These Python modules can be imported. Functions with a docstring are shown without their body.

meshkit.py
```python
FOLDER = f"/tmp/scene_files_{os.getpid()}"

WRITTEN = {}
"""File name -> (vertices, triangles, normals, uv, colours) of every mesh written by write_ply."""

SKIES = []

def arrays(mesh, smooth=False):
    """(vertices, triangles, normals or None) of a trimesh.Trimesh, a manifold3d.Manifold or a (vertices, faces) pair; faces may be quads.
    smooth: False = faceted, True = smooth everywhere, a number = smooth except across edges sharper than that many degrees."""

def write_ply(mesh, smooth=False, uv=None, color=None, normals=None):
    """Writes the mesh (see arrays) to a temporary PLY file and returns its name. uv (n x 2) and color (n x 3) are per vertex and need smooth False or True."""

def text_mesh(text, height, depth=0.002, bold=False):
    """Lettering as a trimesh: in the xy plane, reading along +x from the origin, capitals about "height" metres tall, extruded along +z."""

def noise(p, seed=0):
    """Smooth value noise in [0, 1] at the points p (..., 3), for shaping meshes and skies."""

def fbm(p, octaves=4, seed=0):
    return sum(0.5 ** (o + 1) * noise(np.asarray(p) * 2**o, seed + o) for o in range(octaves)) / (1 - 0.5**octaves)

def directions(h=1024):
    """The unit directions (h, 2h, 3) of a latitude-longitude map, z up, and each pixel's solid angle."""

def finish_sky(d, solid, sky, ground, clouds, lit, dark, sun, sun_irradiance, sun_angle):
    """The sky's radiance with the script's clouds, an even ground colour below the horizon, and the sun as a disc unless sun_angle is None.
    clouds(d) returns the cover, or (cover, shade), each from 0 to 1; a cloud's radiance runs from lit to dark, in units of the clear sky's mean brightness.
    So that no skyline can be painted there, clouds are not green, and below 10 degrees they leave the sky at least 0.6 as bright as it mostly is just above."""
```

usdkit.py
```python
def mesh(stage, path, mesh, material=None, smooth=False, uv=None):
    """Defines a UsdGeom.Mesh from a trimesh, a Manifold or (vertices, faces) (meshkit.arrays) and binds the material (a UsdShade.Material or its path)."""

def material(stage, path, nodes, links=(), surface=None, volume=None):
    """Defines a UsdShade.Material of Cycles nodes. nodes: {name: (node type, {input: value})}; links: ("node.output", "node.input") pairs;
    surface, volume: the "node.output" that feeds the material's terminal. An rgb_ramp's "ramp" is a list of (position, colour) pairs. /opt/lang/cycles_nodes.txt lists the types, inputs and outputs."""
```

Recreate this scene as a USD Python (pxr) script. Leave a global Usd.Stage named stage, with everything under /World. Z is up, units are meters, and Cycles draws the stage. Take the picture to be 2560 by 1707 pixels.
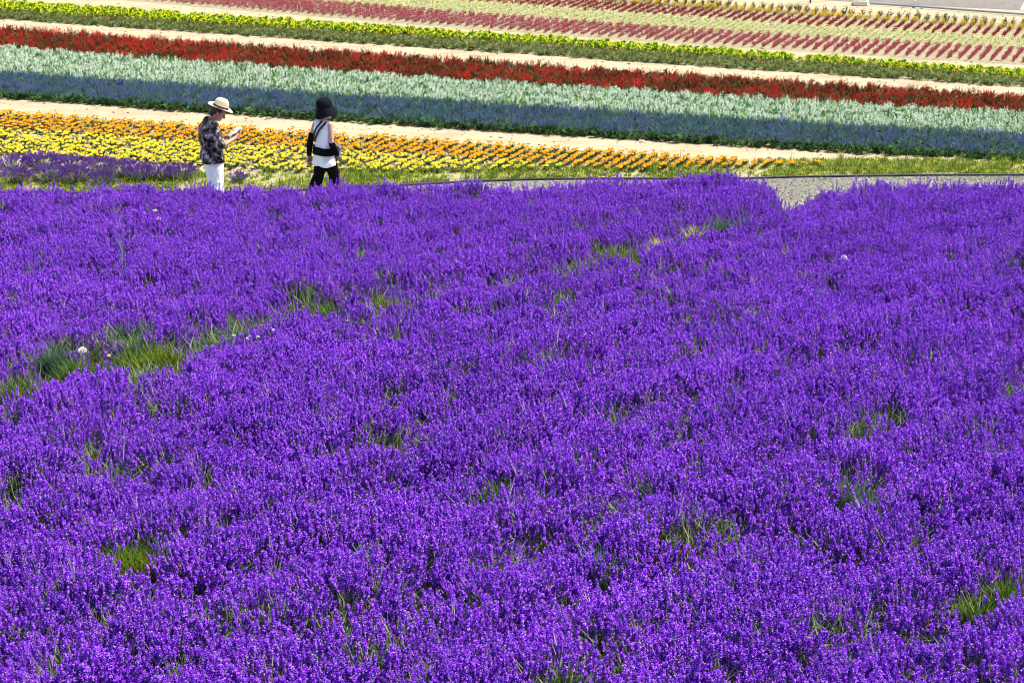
import math, numpy as np, trimesh, manifold3d as m3, usdkit, meshkit
from pxr import Usd, UsdGeom, UsdLux, UsdShade, Gf, Sdf, Vt
from scipy.spatial import cKDTree

stage = Usd.Stage.CreateInMemory()
UsdGeom.Xform.Define(stage, '/World'); UsdGeom.Scope.Define(stage, '/World/Looks')
rng = np.random.default_rng(7)

# ------------------------------------------------------------------ camera, sky, sun, exposure
CAM_Z, PITCH, HFOV, EXPOSURE = 7.5, 18.5, 28.8, 1.25
cam = UsdGeom.Camera.Define(stage, '/World/camera')
cam.AddTranslateOp().Set((0, 0, CAM_Z)); cam.AddRotateXOp().Set(90 - PITCH)
cam.CreateHorizontalApertureAttr(36.0); cam.CreateVerticalApertureAttr(36.0 * 682 / 1024)
cam.CreateFocalLengthAttr(18.0 / math.tan(math.radians(HFOV / 2)))
cam.CreateExposureAttr(EXPOSURE)
SUN_EL, SUN_ROT = math.radians(61), math.radians(78)          # high sun to the right, a little beyond the flower beds
sky = usdkit.material(stage, '/World/Looks/sky', {
    's': ('sky_texture', {'sky_type': 'single_scattering', 'sun_disc': False, 'sun_elevation': SUN_EL, 'sun_rotation': SUN_ROT, 'altitude': 200.0}),
    'b': ('background_shader', {'strength': 0.1})}, [('s.color', 'b.color')], surface='b.background')
dome = UsdLux.DomeLight.Define(stage, '/World/sky'); UsdShade.MaterialBindingAPI.Apply(dome.GetPrim()).Bind(sky)
dome.GetPrim().SetCustomDataByKey('kind', 'structure')
sun = UsdLux.DistantLight.Define(stage, '/World/sun')
sun.CreateNormalizeAttr(True); sun.CreateIntensityAttr(1.2); sun.CreateAngleAttr(0.5); sun.CreateColorAttr((1.0, 0.95, 0.87))
sun.AddRotateZOp().Set(-math.degrees(SUN_ROT)); sun.AddRotateXOp().Set(-(90 - math.degrees(SUN_EL)))

# ------------------------------------------------------------------ helpers
F = 1280 / math.tan(math.radians(HFOV / 2)); SP, CP = math.sin(math.radians(PITCH)), math.cos(math.radians(PITCH))
def ray(px, py):
    a, b = (px - 1280) / F, (853.5 - py) / F
    return np.array([a, CP + b * SP, -SP + b * CP])
def at(px, py, z=0.0):
    d = ray(px, py); t = (z - CAM_Z) / d[2]
    return d * t + [0, 0, CAM_Z]
def screen(p):
    p = np.asarray(p, float) - [0, 0, CAM_Z]
    dep = p[..., 1] * CP - p[..., 2] * SP
    return 1280 + F * p[..., 0] / dep, 853.5 - F * (p[..., 1] * SP + p[..., 2] * CP) / dep, dep
names = {}
def numbered(name, parent='/World'):
    k = names.get((parent, name), 0); names[(parent, name)] = k + 1
    return f'{parent}/{name}' + (f'_{k:03d}' if k else '')
def tag(p, label=None, cat=None, group=None, kind=None):
    p = p.GetPrim() if hasattr(p, 'GetPrim') else p
    for k, v in (('label', label), ('category', cat), ('group', group), ('kind', kind)):
        if v: p.SetCustomDataByKey(k, v)
    return p
def path_of(parent): return '/World' if parent is None else str(parent.GetPath())
from scipy.sparse import coo_matrix
from scipy.sparse.csgraph import connected_components
PLANTS, shade_rng = set(), np.random.default_rng(3)
def pieces(m, mat):
    """Gives every leaf or petal of the mesh its own number, for the colour of the piece."""
    if mat is None or str(mat.GetPath()) not in PLANTS: return
    n, f = len(m.GetPointsAttr().Get()), np.array(m.GetFaceVertexIndicesAttr().Get()).reshape(-1, 3)
    e = np.vstack([f[:, [0, 1]], f[:, [1, 2]]]); k, lab = connected_components(coo_matrix((np.ones(len(e)), (e[:, 0], e[:, 1])), (n, n)), False)
    UsdGeom.PrimvarsAPI(m).CreatePrimvar('piece', Sdf.ValueTypeNames.FloatArray, 'vertex').Set(Vt.FloatArray.FromNumpy(shade_rng.uniform(0, 1, k).astype(np.float32)[lab]))
def obj(name, mesh, mat, parent=None, smooth=False):
    if isinstance(mesh, tuple):
        v, f = np.asarray(mesh[0], float), np.asarray(mesh[1], int); used, inv = np.unique(f, return_inverse=True); mesh = (v[used], inv.reshape(f.shape))
    m = usdkit.mesh(stage, numbered(name, path_of(parent)), mesh, mat, smooth); pieces(m, mat); return m.GetPrim()
def thing(name, label, cat, loc=(0, 0, 0), rotz=0.0, scale=1.0, group=None):
    x = UsdGeom.Xform.Define(stage, numbered(name))
    x.AddTranslateOp().Set(tuple(map(float, loc))); x.AddRotateZOp().Set(float(rotz)); x.AddScaleOp().Set((float(scale),) * 3)
    return tag(x, label, cat, group)
def dup(root, loc, rotz, scale, label=None):
    d = root.GetCustomData(); base = root.GetName().rstrip('0123456789').rstrip('_')
    r = thing(base, label or d['label'], d['category'], loc, rotz, scale, d.get('group'))
    r.GetReferences().AddInternalReference(root.GetPath()); r.SetInstanceable(True)
    return r
class MB:
    def __init__(s): s.v, s.f, s.n = [], [], 0
    def add(s, v, f):
        s.v.append(np.asarray(v, float)); s.f.append(np.asarray(f, int) + s.n); s.n += len(v)
    def mesh(s): return np.vstack(s.v), np.vstack(s.f)
def unit(v): v = np.asarray(v, float); return v / max(np.linalg.norm(v), 1e-9)
def blade(mb, p, d, length, width, bend=0.0, face=None):
    """A tapered leaf: three cross lines, folded a little."""
    d = unit(d); side = np.cross(d, [0, 0, 1.0] if face is None else face)
    side = unit(side if np.linalg.norm(side) > 1e-3 else [1, 0, 0]); out = unit([d[0], d[1], 0]) if abs(d[2]) < .999 else np.array([1., 0, 0])
    p = np.asarray(p, float); q = p + d * length * .55 + out * bend * length * .25; t = p + d * length * .95 + out * bend * length - [0, 0, abs(bend) * length * .3]
    mb.add([p - side * width * .25, p + side * width * .25, q - side * width * .5, q + side * width * .5, t], [[0, 1, 3], [0, 3, 2], [2, 3, 4]])
def tetra(mb, c, d, length, width):
    d = unit(d); a = np.cross(d, [0.3, .2, 1.0]); a = unit(a); b = np.cross(d, a); c = np.asarray(c, float)
    ang = rng.uniform(0, 6.28)
    ring = [c + width * .5 * (math.cos(ang + k * 2.094) * a + math.sin(ang + k * 2.094) * b) + d * length * .45 for k in range(3)]
    mb.add([c, *ring, c + d * length], [[0, 2, 1], [0, 3, 2], [0, 1, 3], [4, 1, 2], [4, 2, 3], [4, 3, 1]])
def tube(mb, pts, r0, r1, n=3):
    pts = np.asarray(pts, float); m = len(pts); vs = []
    for i, p in enumerate(pts):
        d = unit(pts[min(i + 1, m - 1)] - pts[max(i - 1, 0)]); a = unit(np.cross(d, [.31, .95, .05])); b = np.cross(d, a); r = r0 + (r1 - r0) * i / (m - 1)
        vs += [p + r * (math.cos(6.2832 * k / n) * a + math.sin(6.2832 * k / n) * b) for k in range(n)]
    fs = []
    for i in range(m - 1):
        for k in range(n):
            a, b = i * n + k, i * n + (k + 1) % n
            fs += [[a, b, b + n], [a, b + n, a + n]]
    mb.add(vs, fs)
def instancer(name, protos, pos, quats, scales, which, label, cat, mat_of=None):
    """ONE mass of ground cover. protos: list of lists of (part name, mesh, material)."""
    path = numbered(name); pi = UsdGeom.PointInstancer.Define(stage, path); targets = []
    for i, parts in enumerate(protos):
        x = UsdGeom.Xform.Define(stage, f'{path}/sprig_{i:03d}'); targets.append(x.GetPath())
        for part, mesh, mat in parts: pieces(usdkit.mesh(stage, f'{path}/sprig_{i:03d}/{part}', mesh, mat), mat)
    pi.CreatePrototypesRel().SetTargets(targets)
    pi.CreateProtoIndicesAttr(Vt.IntArray.FromNumpy(np.asarray(which, np.int32)))
    pi.CreatePositionsAttr(Vt.Vec3fArray.FromNumpy(np.asarray(pos, np.float32)))
    q = np.asarray(quats, np.float16)
    pi.CreateOrientationsAttr(Vt.QuathArray([Gf.Quath(float(a), float(b), float(c), float(d)) for a, b, c, d in q]))
    pi.CreateScalesAttr(Vt.Vec3fArray.FromNumpy(np.repeat(np.asarray(scales, np.float32)[:, None], 3, 1)))
    return tag(pi, label, cat, kind='stuff')
def turn(yaw, lean_x=None, lean_y=None):
    """Quaternions (w, x, y, z): turn by yaw about z, then lean the top towards (lean_x, lean_y) radians."""
    yaw = np.asarray(yaw, float); n = len(yaw)
    lx = np.zeros(n) if lean_x is None else np.asarray(lean_x); ly = np.zeros(n) if lean_y is None else np.asarray(lean_y)
    a = np.hypot(lx, ly); s = np.sin(a / 2) / np.maximum(a, 1e-9)
    q1 = np.stack([np.cos(a / 2), -ly * s, lx * s, 0 * a], 1); q2 = np.stack([np.cos(yaw / 2), 0 * yaw, 0 * yaw, np.sin(yaw / 2)], 1)
    w1, x1, y1, z1 = q1.T; w2, x2, y2, z2 = q2.T
    return np.stack([w1*w2-x1*x2-y1*y2-z1*z2, w1*x2+x1*w2+y1*z2-z1*y2, w1*y2-x1*z2+y1*w2+z1*x2, w1*z2+x1*y2-y1*x2+z1*w2], 1)

# ------------------------------------------------------------------ materials
L = '/World/Looks/'
def plant(name, ramp, trans=0.35, rough=0.7, patch=None):
    """Leaf or petal: colour varies from piece to piece; some light passes through. patch: (colour ramp, scale) in place of the world."""
    PLANTS.add(L + name); nodes = {'g': ('geometry', {}), 'a': ('attribute', {'attribute': 'piece'}), 'o': ('object_info', {}), 'ad': ('math', {'math_type': 'add'}), 'fr': ('math', {'math_type': 'fraction'}), 'r': ('rgb_ramp', {'ramp': ramp}), 'd': ('principled_bsdf', {'roughness': rough, 'specular_ior_level': 0.12}), 't': ('translucent_bsdf', {}),
             'm': ('mix_closure', {'fac': trans})}
    links = [('a.fac', 'ad.value1'), ('o.random', 'ad.value2'), ('ad.value', 'fr.value1'), ('fr.value', 'r.fac'), ('d.BSDF', 'm.closure1'), ('t.BSDF', 'm.closure2')]
    src = 'r.color'
    if patch:
        nodes |= {'pn': ('noise_texture', {'scale': patch[1], 'detail': 2.0}), 'pr': ('rgb_ramp', {'ramp': patch[0]}), 'mx': ('mix_color', {'blend_type': 'multiply', 'fac': 1.0})}
        links += [('g.position', 'pn.vector'), ('pn.fac', 'pr.fac'), (src, 'mx.a'), ('pr.color', 'mx.b')]; src = 'mx.result'
    links += [(src, 'd.base_color'), (src, 't.color')]
    return usdkit.material(stage, L + name, nodes, links, surface='m.closure')
def plain(name, color, rough=0.6, noise=None, bump=None, spec=0.3, macro=None):
    nodes, links = {'p': ('principled_bsdf', {'base_color': color, 'roughness': rough, 'specular_ior_level': spec}), 'g': ('geometry', {})}, []
    if noise:
        nodes |= {'n': ('noise_texture', {'scale': noise[0], 'detail': 5.0, 'roughness': 0.6}), 'r': ('rgb_ramp', {'ramp': noise[1]})}
        links += [('g.position', 'n.vector'), ('n.fac', 'r.fac'), ('r.color', 'p.base_color')]
    if macro:                                                            # worn and damp areas
        nodes |= {'mp': ('mapping', {'rotation': (0, 0, .3), 'scale': macro[0]}), 'mn': ('noise_texture', {'scale': 1.0, 'detail': 4.0, 'roughness': .6}), 'mr': ('rgb_ramp', {'ramp': macro[1]}), 'mm': ('mix_color', {'blend_type': 'multiply', 'fac': 1.0})}
        links[-1] = ('r.color', 'mm.a'); links += [('g.position', 'mp.vector'), ('mp.vector', 'mn.vector'), ('mn.fac', 'mr.fac'), ('mr.color', 'mm.b'), ('mm.result', 'p.base_color')]
    if bump:
        nodes |= {'bn': ('noise_texture', {'scale': bump[0], 'detail': 6.0, 'roughness': 0.65}), 'b': ('bump', {'strength': bump[1], 'distance': bump[2]})}
        links += [('g.position', 'bn.vector'), ('bn.fac', 'b.height'), ('b.normal', 'p.normal')]
    return usdkit.material(stage, L + name, nodes, links, surface='p.BSDF')

M = {}
M['lavender'] = plant('lavender', [(0, (.1, .007, .33)), (.35, (.26, .028, .64)), (.7, (.43, .085, .84)), (.9, (.6, .24, .92)), (1, (.74, .42, .95))], .34,
                      patch=([(.3, (.75, .8, .85)), (.7, (1, 1, 1))], .9))
M['dull_lavender'] = plant('dull_lavender', [(0, (.06, .012, .17)), (.5, (.13, .03, .32)), (1, (.25, .1, .5))], .3)
M['lavender_stem'] = plant('lavender_stem', [(0, (.14, .18, .1)), (.6, (.27, .31, .2)), (1, (.45, .46, .3))], .2)
M['lavender_leaf'] = plant('lavender_leaf', [(0, (.06, .1, .05)), (.6, (.14, .19, .1)), (1, (.3, .32, .19))], .35)
M['grass'] = plant('grass', [(0, (.02, .06, .006)), (.5, (.05, .12, .008)), (.85, (.1, .18, .012)), (1, (.28, .26, .08))], .4)
M['verge_green'] = plant('verge_green', [(0, (.04, .1, .012)), (.5, (.1, .18, .018)), (1, (.25, .28, .04))], .4)
M['moss_green'] = plant('moss_green', [(0, (.03, .07, .005)), (.5, (.09, .15, .006)), (1, (.2, .22, .012))], .4)
M['blue_grass'] = plant('blue_grass', [(0, (.03, .07, .035)), (1, (.1, .17, .1))], .3)
M['dry_grass'] = plant('dry_grass', [(0, (.16, .22, .015)), (.45, (.3, .34, .025)), (.8, (.45, .43, .07)), (1, (.62, .52, .26))], .35)
M['sand'] = plain('sand', (.6, .47, .31), .95, (1.6, [(.25, (.29, .225, .14)), (.5, (.35, .28, .185)), (.8, (.38, .315, .22))]), (28.0, .7, .04), .1, ((.5, 3.2, 1), [(.3, (.84, .82, .77)), (.5, (1.04, 1.03, 1.0)), (.7, (1.16, 1.15, 1.1))]))
M['bed_soil'] = plain('bed_soil', (.5, .4, .25), .95, (9.0, [(.25, (.18, .15, .085)), (.5, (.26, .22, .135)), (.8, (.33, .285, .19))]), (25.0, .6, .05), .1)
M['verge_soil'] = plain('verge_soil', (.4, .35, .2), .95, (6.0, [(.25, (.15, .17, .05)), (.55, (.28, .25, .12)), (.8, (.38, .33, .22))]), (25.0, .5, .04), .1)
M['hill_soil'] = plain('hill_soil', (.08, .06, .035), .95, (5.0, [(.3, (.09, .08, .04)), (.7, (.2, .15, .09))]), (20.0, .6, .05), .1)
M['gravel'] = plain('gravel', (.4, .38, .34), .95, (22.0, [(.3, (.1, .095, .075)), (.5, (.21, .2, .16)), (.75, (.32, .305, .25))]), (45.0, 1.0, .05), .15, ((.35, 1.6, 1), [(.3, (.7, .69, .66)), (.5, (.95, .94, .92)), (.7, (1.1, 1.1, 1.08))]))
M['stone'] = plain('stone', (.45, .43, .4), .9)
M['stone'] = plant('stone', [(0, (.08, .08, .07)), (.5, (.22, .21, .18)), (1, (.42, .4, .34))], .0, .9)
M['asphalt'] = plain('asphalt', (.2, .19, .19), .9, (3.0, [(.3, (.13, .115, .1)), (.7, (.165, .148, .13))]), (150.0, .4, .01), .2)
M['paint'] = plain('white_paint', (.8, .8, .78), .6)
M['pipe'] = plain('black_pipe', (.03, .031, .034), .33, spec=.5)
M['grey_pipe'] = plain('grey_pipe', (.2, .25, .28), .5)
M['concrete'] = plain('concrete', (.55, .5, .43), .9, (8.0, [(.3, (.45, .41, .35)), (.7, (.62, .57, .5))]))
M['dark_metal'] = plain('dark_metal', (.03, .03, .03), .6)
M['orange'] = plant('marigold_orange', [(0, (.76, .2, .004)), (.4, (.92, .43, .008)), (1, (.97, .62, .015))], .25)
M['yellow'] = plant('marigold_yellow', [(0, (.75, .55, .01)), (.6, (.9, .78, .03)), (1, (.95, .88, .12))], .25)
M['marigold_leaf'] = plant('marigold_leaf', [(0, (.012, .03, .006)), (.7, (.03, .065, .012)), (1, (.08, .14, .02))], .2)
M['green_leaf'] = plant('green_leaf', [(0, (.015, .05, .012)), (.6, (.04, .1, .02)), (1, (.1, .2, .04))], .3)
M['salvia_blue'] = plant('salvia_blue', [(0, (.04, .1, .1)), (.5, (.075, .15, .23)), (.82, (.1, .14, .33)), (1, (.22, .13, .56))], .25, patch=([(.38, (.75, 1.0, .75)), (.6, (1, .85, 1.2))], 1.0))
M['blue_leaf'] = plant('blue_leaf', [(0, (.02, .055, .03)), (.6, (.045, .1, .06)), (1, (.1, .19, .09))], .3)
M['white_flower'] = plant('white_flower', [(0, (.42, .48, .37)), (.5, (.68, .73, .61)), (1, (.92, .93, .86))], .25)
M['pale_leaf'] = plant('pale_leaf', [(0, (.04, .13, .025)), (.6, (.1, .24, .06)), (1, (.24, .38, .17))], .3)
M['red'] = plant('salvia_red', [(0, (.24, .012, .007)), (.5, (.48, .022, .012)), (1, (.84, .048, .028))], .25, patch=([(.35, (.4, .5, .5)), (.65, (1.15, 1, 1))], .9))
M['dark_leaf'] = plant('dark_leaf', [(0, (.012, .03, .008)), (.7, (.035, .06, .012)), (1, (.08, .1, .02))], .25)
M['chartreuse'] = plant('chartreuse', [(0, (.55, .55, .01)), (.6, (.8, .78, .015)), (1, (.9, .88, .05))], .3)
M['lime_leaf'] = plant('lime_leaf', [(0, (.035, .11, .006)), (.6, (.09, .21, .01)), (1, (.2, .33, .015))], .35)
M['olive_leaf'] = plant('olive_leaf', [(0, (.05, .09, .02)), (.6, (.11, .165, .04)), (1, (.2, .26, .07))], .3)
M['dusty_pink'] = plant('dusty_pink', [(0, (.25, .06, .05)), (1, (.48, .14, .12))], .25)
M['rose'] = plant('rose', [(0, (.3, .03, .06)), (.6, (.46, .07, .12)), (1, (.58, .16, .2))], .25)
M['rose_leaf'] = plant('rose_leaf', [(0, (.12, .05, .035)), (1, (.2, .11, .06))], .25)
M['cream'] = plant('cream', [(0, (.55, .6, .22)), (.6, (.75, .76, .36)), (1, (.88, .88, .55))], .3)
M['maroon'] = plant('maroon', [(0, (.14, .008, .012)), (.7, (.26, .018, .02)), (1, (.36, .05, .05))], .2)
M['gold'] = plant('gold', [(0, (.6, .4, .01)), (1, (.85, .62, .02))], .25)
M['brown_leaf'] = plant('brown_leaf', [(0, (.06, .06, .015)), (.6, (.12, .11, .03)), (1, (.2, .18, .05))], .25)
M['petal_white'] = plant('petal_white', [(0, (.6, .6, .5)), (1, (.8, .78, .68))], .2)
M['petal_lemon'] = plant('petal_lemon', [(0, (.8, .7, .3)), (1, (.85, .78, .45))], .2)
M['skin'] = plain('skin', (.36, .18, .11), .5, spec=.35)
M['pale_skin'] = plain('pale_skin', (.45, .26, .19), .5, spec=.35)
M['hair'] = plain('hair', (.02, .016, .014), .5)
M['eye'] = plain('eye', (.03, .02, .02), .2)
M['trousers'] = plain('white_trousers', (.78, .78, .77), .85, (14.0, [(.3, (.74, .74, .73)), (.7, (.8, .8, .79))]), (12.0, .5, .03), .1)
M['white_top'] = plain('white_top', (.78, .78, .8), .85, None, (14.0, .5, .025), .1)
M['black_cloth'] = plain('black_cloth', (.006, .006, .007), .9, None, (14.0, .4, .02), .05)
M['navy'] = plain('navy_strap', (.008, .008, .03), .7)
M['hat_black'] = plain('hat_black', (.006, .0065, .01), .9, None, (60.0, .3, .01), .06)
M['shirt'] = plain('shirt_print', (.2, .2, .2), .8, (12.0, [(.38, (.006, .006, .008)), (.47, (.012, .01, .013)), (.5, (.16, .12, .12)), (.53, (.02, .016, .02)), (.57, (.22, .18, .18)), (.62, (.5, .46, .45)), (.68, (.03, .025, .03))]), (14.0, .4, .02), .15)
M['collar'] = plain('dark_collar', (.008, .008, .014), .8)
M['straw'] = plain('straw', (.68, .54, .33), .85, (90.0, [(.35, (.52, .41, .25)), (.65, (.68, .58, .41))]), (120.0, .5, .006), .15)
M['band'] = plain('hat_band', (.03, .018, .014), .7)
M['mottled'] = plain('mottled_grey', (.3, .27, .27), .9, (28.0, [(.35, (.05, .045, .045)), (.6, (.24, .21, .2))]), (30.0, .6, .02))
M['shoe'] = plain('shoe', (.08, .075, .07), .6)
M['paper'] = plain('paper', (.8, .8, .8), .7, (20.0, [(.42, (.82, .82, .8)), (.5, (.8, .8, .8)), (.54, (.35, .33, .34)), (.6, (.78, .77, .76))]))

# ------------------------------------------------------------------ terrain
EDGE_PX = [(-400, 478), (0, 476), (300, 470), (600, 469), (900, 462), (1300, 454), (1500, 446), (1600, 434), (1750, 426), (1860, 431), (1905, 445), (1950, 466), (2000, 484), (2055, 478), (2120, 467), (2200, 456), (2300, 447), (2420, 441), (2560, 447), (2900, 448)]
TIP = .69
ex, ey = np.array([at(px, py, TIP)[:2] for px, py in EDGE_PX]).T
def lav_edge(x): return np.interp(x, ex, ey)
def canopy_base(y): return .72 + (26.5 - np.asarray(y, float)) * .09 + np.where(np.asarray(y) < 9, (9 - np.asarray(y, float)) * .2, 0)
def hill(x, y):
    """Height of the ground under the lavender; the path and flower beds lie at zero."""
    x, y = np.asarray(x, float), np.asarray(y, float)
    t = np.clip((lav_edge(x) + .15 - y) / 1.1, 0, 1); t = t * t * (3 - 2 * t)
    return t * (np.maximum(canopy_base(y), 0) - .58)
def sheet(xs, ys, zf):
    X, Y = np.meshgrid(xs, ys); v = np.stack([X, Y, zf(X, Y)], -1).reshape(-1, 3); n, m = len(xs), len(ys)
    i = (np.arange(m - 1)[:, None] * n + np.arange(n - 1)).ravel()
    return v, np.stack([i, i + 1, i + n + 1, i + n], 1)
xs = np.concatenate([[-400, -120, -40, -22], np.arange(-14, 14.1, .4), [22, 40, 120, 400]])
ys = np.concatenate([[-60, -25, -8, -2], np.arange(0, 29.2, .4), np.arange(30, 60, 5), [80, 150, 300, 700]])
tag(obj('ground', sheet(xs, ys, lambda X, Y: hill(X, Y) + np.where(Y < 29, -.012, 0)), M['sand'], smooth=True), kind='structure')
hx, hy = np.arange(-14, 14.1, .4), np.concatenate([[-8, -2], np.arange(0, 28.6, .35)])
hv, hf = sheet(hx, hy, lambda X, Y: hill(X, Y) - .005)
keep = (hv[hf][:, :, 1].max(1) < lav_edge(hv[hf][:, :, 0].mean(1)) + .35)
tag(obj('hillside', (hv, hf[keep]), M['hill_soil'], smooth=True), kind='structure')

# the edge of the path, where the black pipe lies
PIPE_PX = [(-500, 478), (0, 478), (300, 482), (420, 478), (655, 480), (770, 472), (850, 467), (940, 465), (1170, 452), (1350, 446), (1560, 445), (1800, 446), (2000, 440), (2300, 436), (2560, 435), (2960, 434)]
ppts = np.array([at(px, py, .03) for px, py in PIPE_PX])
def pipe_y(x): return np.interp(x, ppts[:, 0], ppts[:, 1])
def strip(lo, hi, z, n=80, x0=-13, x1=13, rows=1):
    X = np.linspace(x0, x1, n); a = np.array([lo(x) for x in X]); b = np.array([hi(x) for x in X])
    v = np.vstack([np.stack([X, a + (b - a) * k / rows, np.full(n, z)], 1) for k in range(rows + 1)])
    i = (np.arange(rows)[:, None] * n + np.arange(n - 1)).ravel()
    return v, np.stack([i, i + 1, i + n + 1, i + n], 1)
tag(obj('gravel_path', strip(lambda x: lav_edge(x) - .25, lambda x: pipe_y(x), .004), M['gravel']), kind='structure')

# ------------------------------------------------------------------ flower bed edges, read along the beds
XS = np.array([0, 620, 900, 1740, 2560.])
def edge(pys, z, xs=XS):
    p = np.array([at(a, b, z) for a, b in zip(xs, pys)])
    c = np.polyfit(p[:, 0], p[:, 1], 2); lo, hi = p[0, 0] - .5, p[-1, 0] + .5
    def f(x):
        x = np.asarray(x, float); xc = np.clip(x, lo, hi)
        return np.polyval(c, xc) + (x - xc) * np.polyval(np.polyder(c), xc)
    return f
E = dict(
    lime_back=edge([-3, 33, 54, 114, 166], .16), lime_olive=edge([23, 58, 77, 132, 187], .12), olive_front=edge([51, 91, 111, 168, 221], .0),
    red_back=edge([63, 105, 127, 177, 231], .17), red_white=edge([115, 158, 180, 234, 279], .16), white_blue=edge([176, 214, 234, 286, 330], .17), blue_front=edge([247, 288, 308, 362, 405], 0),
    orange_back=edge([274, 314, 332, 386, 434], .1), orange_yellow=edge([322, 358, 380, 436, 486], .09), yellow_front=edge([396, 430, 448, 484, 514], 0),
    pink_front=edge([-30, 24, 51, 110, 160], 0), pink_back=edge([-80, -18, 9, 66, 119], .09), cream_back=edge([-110, -48, -21, 39, 92], .07),
    maroon_back=edge([-140, -78, -50, 12, 70], .1), gold_back=edge([-160, -97, -68, -2, 50], .15))
tag(obj('planted_soil', strip(lambda x: E['pink_front'](x) - .15, lambda x: E['gold_back'](x) + .3, .004), M['bed_soil']), kind='structure')
for a, b in (('olive_front', 'lime_back'), ('blue_front', 'red_back')):
    tag(obj('planted_soil', strip(lambda x: E[a](x) + .12, lambda x: E[b](x) - .1, .004), M['bed_soil']), kind='structure')
VERGE_PX = [(-400, 446), (0, 449), (300, 446), (620, 436), (900, 436), (1200, 432), (1500, 424), (1800, 415), (2100, 408), (2560, 404), (2950, 402)]
vp = np.array([at(px, py) for px, py in VERGE_PX])
def verge_y(x): return np.interp(x, vp[:, 0], vp[:, 1])
tag(obj('verge', strip(pipe_y, verge_y, .005), M['verge_soil']), kind='structure')

# far top right: asphalt, painted line, pipe on the ground
ax = [at(1700, -17), at(2025, 0), at(2300, 14), at(2560, 27), at(2960, 48)]
def asph(x): return np.interp(x, [p[0] for p in ax], [p[1] for p in ax])
tag(obj('road', strip(asph, lambda x: 62.0, .006, 40, ax[0][0], ax[-1][0]), M['asphalt']), kind='structure')

# ------------------------------------------------------------------ plants for the beds
def sprig(leaf, flower, n_leaf, h_leaf, w_leaf, n_spike, h_spike, spread, floret, whorls, per=4, leaf_rise=.6, flat=False):
    """One bedding plant: blades of leaf and upright flower spikes made of small florets."""
    lf, fl = MB(), MB()
    for _ in range(n_leaf):
        a = rng.uniform(0, 6.283); r = rng.uniform(0, spread); base = np.array([r * math.cos(a), r * math.sin(a), 0])
        b = a + rng.normal(0, .6); k = rng.uniform(.25, .9)
        blade(lf, base + [0, 0, rng.uniform(0, h_leaf * .5)], [math.cos(b) * k, math.sin(b) * k, leaf_rise + rng.uniform(-.2, .4)], h_leaf * rng.uniform(.5, .9), w_leaf * rng.uniform(.6, 1.2), rng.uniform(0, .5))
    for _ in range(n_spike):
        a = rng.uniform(0, 6.283); r = spread * math.sqrt(rng.uniform(0, 1)); top = h_spike * rng.uniform(.8, 1.1)
        d = unit([math.cos(a) * r * .8, math.sin(a) * r * .8, .35]); base = np.array([r * math.cos(a), r * math.sin(a), 0]); tip = base + d * top
        ln = min(top * .5, floret * .9 * whorls)
        for w in range(whorls):
            c = tip - d * ln * w / max(whorls - 1, 1)
            for k in range(per):
                b = rng.uniform(0, 6.283); o = unit([math.cos(b), math.sin(b), rng.uniform(0, .8)])
                tetra(fl, c, o, floret * rng.uniform(.7, 1.2) * (1 - .35 * (w == 0)), floret * .7)
    out = []
    if n_leaf: out.append(('foliage', lf.mesh(), leaf))
    if n_spike: out.append(('flowers', fl.mesh(), flower))
    return out
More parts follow.
